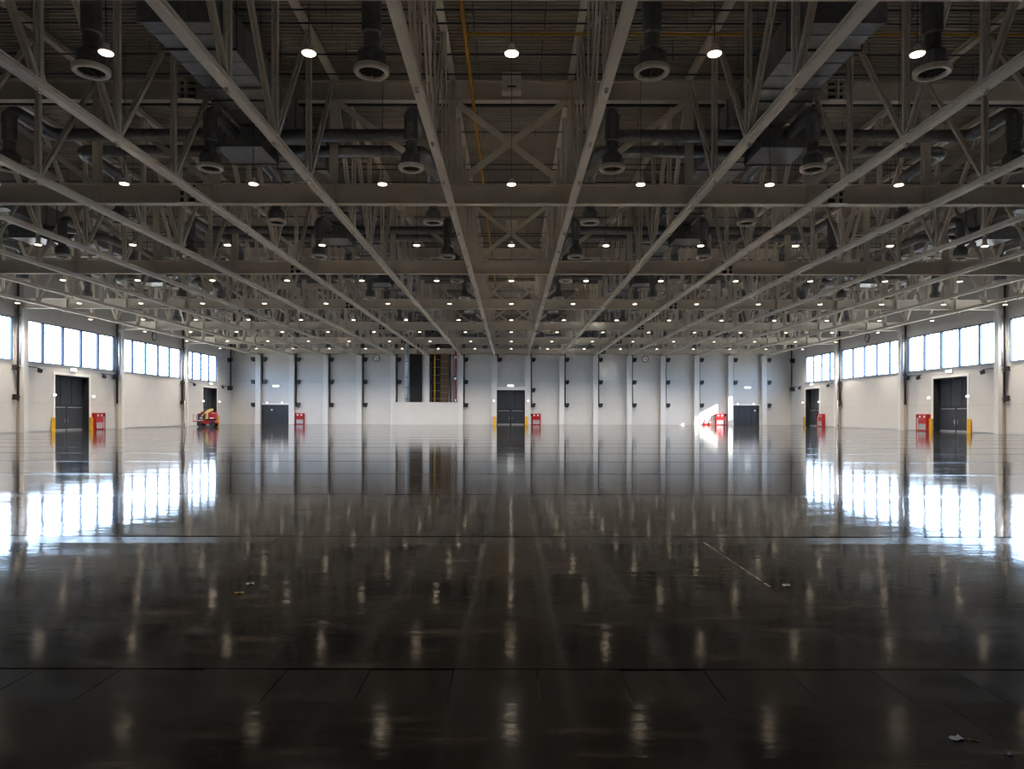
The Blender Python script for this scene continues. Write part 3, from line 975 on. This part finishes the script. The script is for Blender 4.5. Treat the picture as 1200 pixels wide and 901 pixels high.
# ================================================================== EXIT SIGNS, DOOR LAMPS
def exit_sign(side, along, z, lab, y=0.0):
    t = thing('exit_sign', lab, 'sign', group='lit signs above the doors')
    place_wall(t, side, along, z)
    w, h = (0.55, 0.15)
    MB().box(-w - 0.04, w + 0.04, y - 0.15, y - 0.004, -h - 0.03, h + 0.03).obj('case', 'white', t)
    MB().box(-w, w, y - 0.165, y - 0.151, -h, h).obj('lit_face', 'exit', t)
exit_sign('far', -0.1, 6.95, 'small lit sign above the tall middle door of the far wall', -0.36)
exit_sign('far', -42.0, 6.85, 'small lit sign above the left wide door of the far wall')
exit_sign('far', 42.2, 6.7, 'small lit sign above the right wide door of the far wall')
exit_sign('left', 80.9, 6.9, 'small lit sign above the near door of the left wall')
exit_sign('left', 117.9, 6.9, 'small lit sign above the far door of the left wall')
exit_sign('right', 80.9, 6.9, 'small lit sign above the near door of the right wall')
exit_sign('right', 117.9, 6.9, 'small lit sign above the far door of the right wall')
lampb = MB().lathe([(0.001, -0.15), (0.13, -0.12), (0.17, 0.0), (0.13, 0.12), (0.001, 0.15)], 12).mesh('globe', 'wlamp')
lampp = MB().box(-0.12, 0.12, 0.13, 0.24, -0.12, 0.12).mesh('base', 'white')
def door_lamp(side, along, z, lab, off=0.25):
    t = thing('door_lamp', lab, 'lamp', group='small white lamps beside the doors')
    place_wall(t, side, along, z)
    d = Vector((0, -off, 0))
    link('globe', lampb, t, d)
    link('base', lampp, t, d)
door_lamp('far', -3.05, 4.25, 'small white lamp left of the tall middle door', 1.05)
door_lamp('far', 2.98, 4.25, 'small white lamp right of the tall middle door', 1.05)
door_lamp('far', -43.5, 3.85, 'small white lamp above the left wide door, left one', 0.30)
door_lamp('far', -40.8, 3.85, 'small white lamp above the left wide door, right one', 0.30)
door_lamp('far', 40.4, 3.75, 'small white lamp above the right wide door, left one', 0.30)
door_lamp('far', 43.2, 3.75, 'small white lamp above the right wide door, right one', 0.30)
for sn in ('left', 'right'):
    for (a, b, h), dw in zip(DOORS, ('near', 'far')):
        door_lamp(sn, a - 0.45, 3.95, 'small white lamp at the camera side of the %s door, %s wall' % (dw, sn), 0.30)
        door_lamp(sn, b + 0.45, 3.95, 'small white lamp at the far side of the %s door, %s wall' % (dw, sn), 0.30)

# ================================================================== YELLOW GUARD POSTS
gpm = MB().prism([(-0.26, -0.02), (0.26, -0.02), (0.26, 0.10), (0.22, 0.14), (-0.22, 0.14), (-0.26, 0.10)], 'z', 0.03, 1.48).mesh('post', 'yellow')
gpb = MB().box(-0.28, 0.28, -0.05, 0.16, 0, 0.03).mesh('foot_plate', 'yellow')
gpd = MB()
for q in range(5):
    gpd.lathe([(0.001, -0.0), (0.035, 0.0)], 6)
gpd = MB()
for q in range(5):
    gpd.box(0.10, 0.16, -0.035, -0.02, 0.25 + 0.26 * q, 0.31 + 0.26 * q)
gpd = gpd.mesh('bolt_row', 'dark')
def guard(x, y, rz, lab):
    t = thing('guard_post', lab, 'guard post', (x, y, 0), 'yellow door guards', rz)
    link('post', gpm, t); link('foot_plate', gpb, t); link('bolt_row', gpd, t)
guard(-2.93, 125.4, 0, 'yellow guard post left of the tall middle door')
guard(2.70, 125.4, 0, 'yellow guard post right of the tall middle door')
for sd, sn in ((-1, 'left'), (1, 'right')):
    for (a, b, h), dw in zip(DOORS, ('near', 'far')):
        if not (sd > 0 and dw == 'far'): guard(sd * 49.78, a - 0.52, sd * -PI/2, 'yellow guard post, camera side of the %s door, %s wall' % (dw, sn))
        guard(sd * 49.78, b + 0.20, sd * -PI/2, 'yellow guard post, far side of the %s door, %s wall' % (dw, sn))

# ================================================================== FIRE HOSE CABINETS
def cabinet(side, along, lab, w=2.0, off=0.0, mirror=1):
    t = thing('fire_cabinet', lab, 'fire cabinet', group='red fire hose cabinets')
    place_wall(t, side, along, 0)
    m = mirror
    def B(x0, x1, y0, y1, z0, z1, mb=None):
        mb = mb or MB()
        a, b = sorted((m * x0, m * x1))
        return mb.box(a, b, y0 - off, y1 - off, z0, z1)
    h = 2.0
    mb = B(-w/2, w/2, -0.45, -0.02, h - 0.06, h)
    B(-w/2, w/2, -0.45, -0.02, 0.0, 0.10, mb)
    B(-w/2, -w/2 + 0.05, -0.45, -0.02, 0.10, h - 0.06, mb)
    B(w/2 - 0.05, w/2, -0.45, -0.02, 0.10, h - 0.06, mb)
    B(-w/2 + 0.05, w/2 - 0.05, -0.08, -0.02, 0.10, h - 0.06, mb)
    B(-w/2 + 0.42, -w/2 + 0.48, -0.45, -0.08, 0.10, h - 0.06, mb)
    mb.obj('body', 'red', t)
    dr = B(-w/2 + 0.50, w/2 - 0.08, -0.49, -0.45, 0.86, h - 0.10)
    B(-w/2 + 0.50, -w/2 + 0.62, -0.49, -0.45, 0.14, 0.86, dr)
    B(w/2 - 0.20, w/2 - 0.08, -0.49, -0.45, 0.14, 0.86, dr)
    d = dr.obj('door', 'red', t)
    B(-w/2 + 0.62, w/2 - 0.20, -0.475, -0.46, 0.14, 0.86).obj('window_pane', 'sill', d)
    B(-w/2 + 0.72, -w/2 + 1.0, -0.50, -0.49, h - 0.42, h - 0.18).obj('label', 'white', d)
    B(w/2 - 0.62, w/2 - 0.34, -0.50, -0.49, h - 0.42, h - 0.18).obj('label', 'white', d)
    B(-w/2 + 0.16, -w/2 + 0.30, -0.40, -0.30, 0.12, h - 0.45).obj('hose_pipe', 'white', t)
    B(-w/2 + 0.05, -w/2 + 0.42, -0.12, -0.085, 0.12, h - 0.08).obj('back_plate', 'dark', t)
cabinet('far', 4.25, 'red fire cabinet on the far wall right of the tall middle door')
cabinet('far', -37.85, 'red fire cabinet on the far wall right of the left wide door')
cabinet('far', 37.4, 'red fire cabinet on the far wall left of the right wide door', mirror=-1)
cabinet('left', 85.68, 'red fire cabinet on the left wall beyond the near door', 2.1, 0.0, -1)
cabinet('right', 85.75, 'red fire cabinet on the right wall beyond the near door', 2.3, 0.0, 1)
cabinet('right', 114.05, 'red fire cabinet on the right wall before the far door', 2.1, 0.0, 1)
# two extinguishers on stands, with little signs above them
for x, w in ((34.4, 'left'), (35.3, 'right')):
    t = thing('fire_extinguisher', 'red extinguisher on the far wall, %s one of the pair' % w, 'extinguisher', (x, 126.35, 0), 'extinguishers on the far wall')
    MB().lathe([(0.001, 0.05), (0.17, 0.05), (0.19, 0.10), (0.19, 0.72), (0.12, 0.86), (0.05, 0.90), (0.05, 0.98), (0.001, 0.98)], 14).obj('tank', 'red', t)
    MB().box(-0.05, 0.05, -0.06, 0.06, 0.98, 1.08).box(-0.03, 0.2, -0.03, 0.03, 1.06, 1.1).obj('valve', 'dark', t)
    MB().tube([(0.05, -0.02, 1.02), (0.22, -0.1, 0.95), (0.24, -0.12, 0.6), (0.2, -0.14, 0.4)], 0.025, 6).obj('hose', 'dark', t)
    MB().box(-0.28, 0.28, -0.25, 0.25, 0, 0.05).box(-0.25, 0.25, 0.22, 0.26, 0.05, 0.5).obj('stand', 'red', t)
    MB().box(-0.1, 0.1, -0.201, -0.188, 0.35, 0.6).obj('label', 'white', t)
    o = MB().box(-0.12, 0.12, YF - 0.03, YF - 0.005, 1.95, 2.15).obj('extinguisher_sign', 'dark', None, (x, 0, 0))
    tag(o, 'small dark plate on the far wall above the %s extinguisher' % w, 'sign')

# ================================================================== SERVICE NICHE: ducts, ladders and risers over the low wall
t = thing('supply_duct', 'pale round vertical duct at the left of the service niche', 'duct', (-18.55, 126.35, 4.0))
MB().tube([(0, 0, 0), (0, 0, 14.5)], 0.33, 16).obj('pipe', 'paleblue', t)
for z in (0.6, 2.6, 4.4, 7.2):
    MB().lathe([(0.33, -0.05), (0.37, -0.05), (0.37, 0.05), (0.33, 0.05)], 16, (0, 0, z)).obj('band', 'mullion', t)
t = thing('air_grille', 'tall black louvred panel in the left half of the service niche', 'grille', (-17.0, 126.72, 3.99))
MB().box(-1.1, 1.1, -0.08, 0.07, 0, 14.5).obj('frame', 'dark', t)
for i in range(11):
    MB().box(-1.0 + 0.2 * i - 0.03, -1.0 + 0.2 * i + 0.03, -0.16, -0.08, 0.05, 14.4).obj('fin', 'dark', t)
t = thing('cable_ladder', 'black cable ladder beside the yellow pipe in the service niche', 'cable ladder', (-13.4, 126.72, 3.99))
MB().box(-0.8, 0.8, -0.02, 0.07, 0, 14.5).obj('back_plate', 'dark', t)
for s in (-0.75, 0.75): MB().box(s - 0.05, s + 0.05, -0.16, -0.02, 0, 14.5).obj('rail', 'dark', t)
for i in range(9): MB().box(-0.7, 0.7, -0.10, -0.05, 0.6 + 1.4 * i, 0.68 + 1.4 * i).obj('rung', 'sill', t)
for i in range(6): MB().tube([(-0.55 + 0.22 * i, -0.14, 0), (-0.55 + 0.22 * i, -0.14, 14.4)], 0.035, 6).obj('cable', 'dark', t)
t = thing('cable_ladder', 'brown cable ladder in the right half of the service niche', 'cable ladder', (-11.85, 126.72, 3.99))
for s in (-0.7, 0.7): MB().box(s - 0.05, s + 0.05, -0.16, 0.07, 0, 14.5).obj('rail', 'brown', t)
for i in range(12): MB().box(-0.65, 0.65, -0.24, -0.2, 0.6 + 1.1 * i, 0.67 + 1.1 * i).obj('rung', 'sill', t)
for i in range(9): MB().tube([(-0.56 + 0.14 * i, -0.12, 0), (-0.56 + 0.14 * i, -0.12, 14.4)], 0.06, 6).obj('cable', 'brown', t)
o = MB().tube([(-13.6, 126.35, 3.99), (-13.6, 126.35, 18)], 0.11, 10).obj('gas_riser', 'yellow')
tag(o, 'yellow vertical pipe in the right half of the service niche', 'pipe')
t = thing('sprinkler_riser', 'red vertical pipe with metal couplings at the right of the service niche', 'pipe', (-9.85, 126.3, 3.99))
MB().tube([(0, 0, 0.01), (0, 0, 14)], 0.14, 10).obj('pipe', 'red', t)
for z in (0.35, 4.2, 8.0):
    MB().lathe([(0.14, -0.22), (0.28, -0.2), (0.28, -0.12), (0.2, -0.08), (0.2, 0.08), (0.28, 0.12), (0.28, 0.2), (0.14, 0.22)], 12, (0, 0, z)).box(-0.62, 0.35, -0.06, 0.06, z - 0.06, z + 0.06).obj('coupling', 'chrome', t)
for dx, w in ((-10.65, 'left'), (-10.35, 'right')):
    o = MB().tube([(dx, 126.6, 3.99), (dx, 126.6, 18)], 0.09, 8).obj('conduit', 'sill')
    tag(o, 'thin grey pipe left of the red riser in the niche, %s of two' % w, 'pipe')
o = MB().box(-0.2, 0.2, 126.7, 126.79, 3.99, 18.5).obj('niche_backing', 'dark', None, (-10.8, 0, 0))
tag(o, 'narrow black backing strip behind the grey pipes in the niche', 'panel')

# ================================================================== BOOM LIFT by the left wall
t = thing('boom_lift', 'compact red and yellow boom lift parked by the left wall', 'work platform', (-44.6, 104.0, 0))
wheel = MB().lathe([(0.001, -0.14), (0.20, -0.14), (0.24, -0.12), (0.38, -0.14), (0.42, -0.08), (0.42, 0.08), (0.38, 0.14), (0.24, 0.12), (0.20, 0.14), (0.001, 0.14)], 16).mesh('wheel', 'rubber')
for x in (-0.75, 1.05):
    for y in (-0.6, 0.6):
        link('wheel', wheel, t, (x, y, 0.42), (PI/2, 0, 0))
ch = MB().prism([(-1.2, 0.55), (-1.0, 0.42), (1.3, 0.42), (1.5, 0.6), (1.45, 0.92), (-1.2, 0.85)], 'y', -0.44, 0.44)
ch.obj('chassis', 'red', t)
MB().box(-0.2, 0.75, -0.40, 0.40, 0.92, 1.12).obj('turntable', 'dark', t)
MB().prism([(0.45, 1.12), (1.45, 1.12), (1.55, 1.3), (1.5, 2.0), (1.3, 2.1), (0.5, 2.1)], 'y', -0.62, 0.3).obj('engine_cover', 'red', t)
MB().box(0.7, 1.3, -0.64, -0.62, 1.2, 1.34).box(1.05, 1.35, -0.64, -0.62, 1.95, 2.06).obj('decal', 'white', t)
MB().prism([(-0.15, 1.1), (0.2, 1.1), (0.42, 2.2), (0.1, 2.25)], 'y', -0.2, 0.2).obj('lower_boom', 'cream', t)
MB().prism([(-0.8, 1.95), (-0.7, 1.75), (0.75, 2.35), (0.75, 2.65), (0.4, 2.65)], 'y', 0.22, 0.5).obj('upper_boom', 'cream', t)
MB().prism([(-1.0, 1.7), (-0.8, 1.7), (-0.4, 2.15), (-0.75, 2.2)], 'y', -0.1, 0.3).obj('jib', 'red', t)
MB().tube([(-0.1, 0.36, 1.3), (0.5, 0.36, 2.3)], 0.06, 8).obj('lift_cylinder', 'chrome', t)
MB().box(-1.1, -0.25, -0.42, 0.2, 1.0, 1.55).obj('battery_box', 'dark', t)
MB().box(-0.85, -0.4, -0.44, -0.42, 1.12, 1.45).obj('control_panel', 'sill', t)
MB().box(-1.75, -1.05, -0.6, 0.6, 0.70, 0.84).obj('platform', 'red', t)
for y in (-0.58, 0.58):
    for z in (1.25, 1.85):
        MB().tube([(-1.73, y, z), (-1.07, y, z)], 0.028, 6).obj('guard_rail', 'white', t)
for x in (-1.73, -1.07):
    for z in (1.25, 1.85):
        MB().tube([(x, -0.58, z), (x, 0.58, z)], 0.028, 6).obj('guard_rail', 'white', t)
    for y in (-0.58, 0.58):
        MB().tube([(x, y, 0.84), (x, y, 1.87)], 0.032, 6).obj('guard_post', 'red', t)
MB().box(-1.15, -1.0, -0.3, 0.3, 1.5, 1.95).obj('control_box', 'dark', t)

# ================================================================== SCRAPS ON THE FLOOR
def scrap(x, y, w, d, m, lab, fold=0.012, rz=0.3):
    mb = MB()
    n = 5
    for i in range(n):
        for j in range(3):
            mb.v.append((w * (i / (n-1) - 0.5), d * (j / 2 - 0.5), 0.004 + fold * (0.5 + 0.5 * math.sin(i * 2.1 + j * 1.3 + x))))
    for i in range(n-1):
        for j in range(2):
            mb.f.append((i*3+j, (i+1)*3+j, (i+1)*3+j+1, i*3+j+1)); mb.sm.append(False)
    k = len(mb.v)
    mb.v += [(a, b, c - 0.003) for a, b, c in mb.v[:k]]
    mb.f += [tuple(k + q for q in reversed(f)) for f in mb.f[:(n-1)*2]]; mb.sm += [False] * ((n-1)*2)
    rim = [i*3 for i in range(n)] + [(n-1)*3+1] + [i*3+2 for i in range(n-1, -1, -1)] + [1]
    for a, b in zip(rim, rim[1:] + rim[:1]):
        mb.f.append((b, a, k+a, k+b)); mb.sm.append(False)
    o = mb.obj('paper_scrap', m, None, (x, y, 0))
    o.rotation_euler = (0, 0, rz)
    tag(o, lab, 'litter')
scrap(2.745, 4.37, 0.075, 0.05, 'paper', 'pale paper scrap on the dark floor at bottom right, by the orange tape')
scrap(2.83, 4.35, 0.07, 0.012, 'tape', 'short strip of orange tape on the dark floor at bottom right', 0.006, -0.5)
scrap(2.93, 4.18, 0.05, 0.04, 'paper', 'small crumpled pale scrap nearest the bottom right corner', 0.02, 0.8)
scrap(3.20, 8.25, 0.08, 0.05, 'paper', 'pale scrap on the floor at the near end of the worn joint', 0.02, 0.1)
scrap(-3.05, 8.30, 0.09, 0.05, 'paper', 'pale scrap on the floor left of the centre line', 0.015, 0.5)
scrap(-3.02, 7.88, 0.09, 0.03, 'tape', 'orange scrap on the floor left of the centre line', 0.01, 0.2)
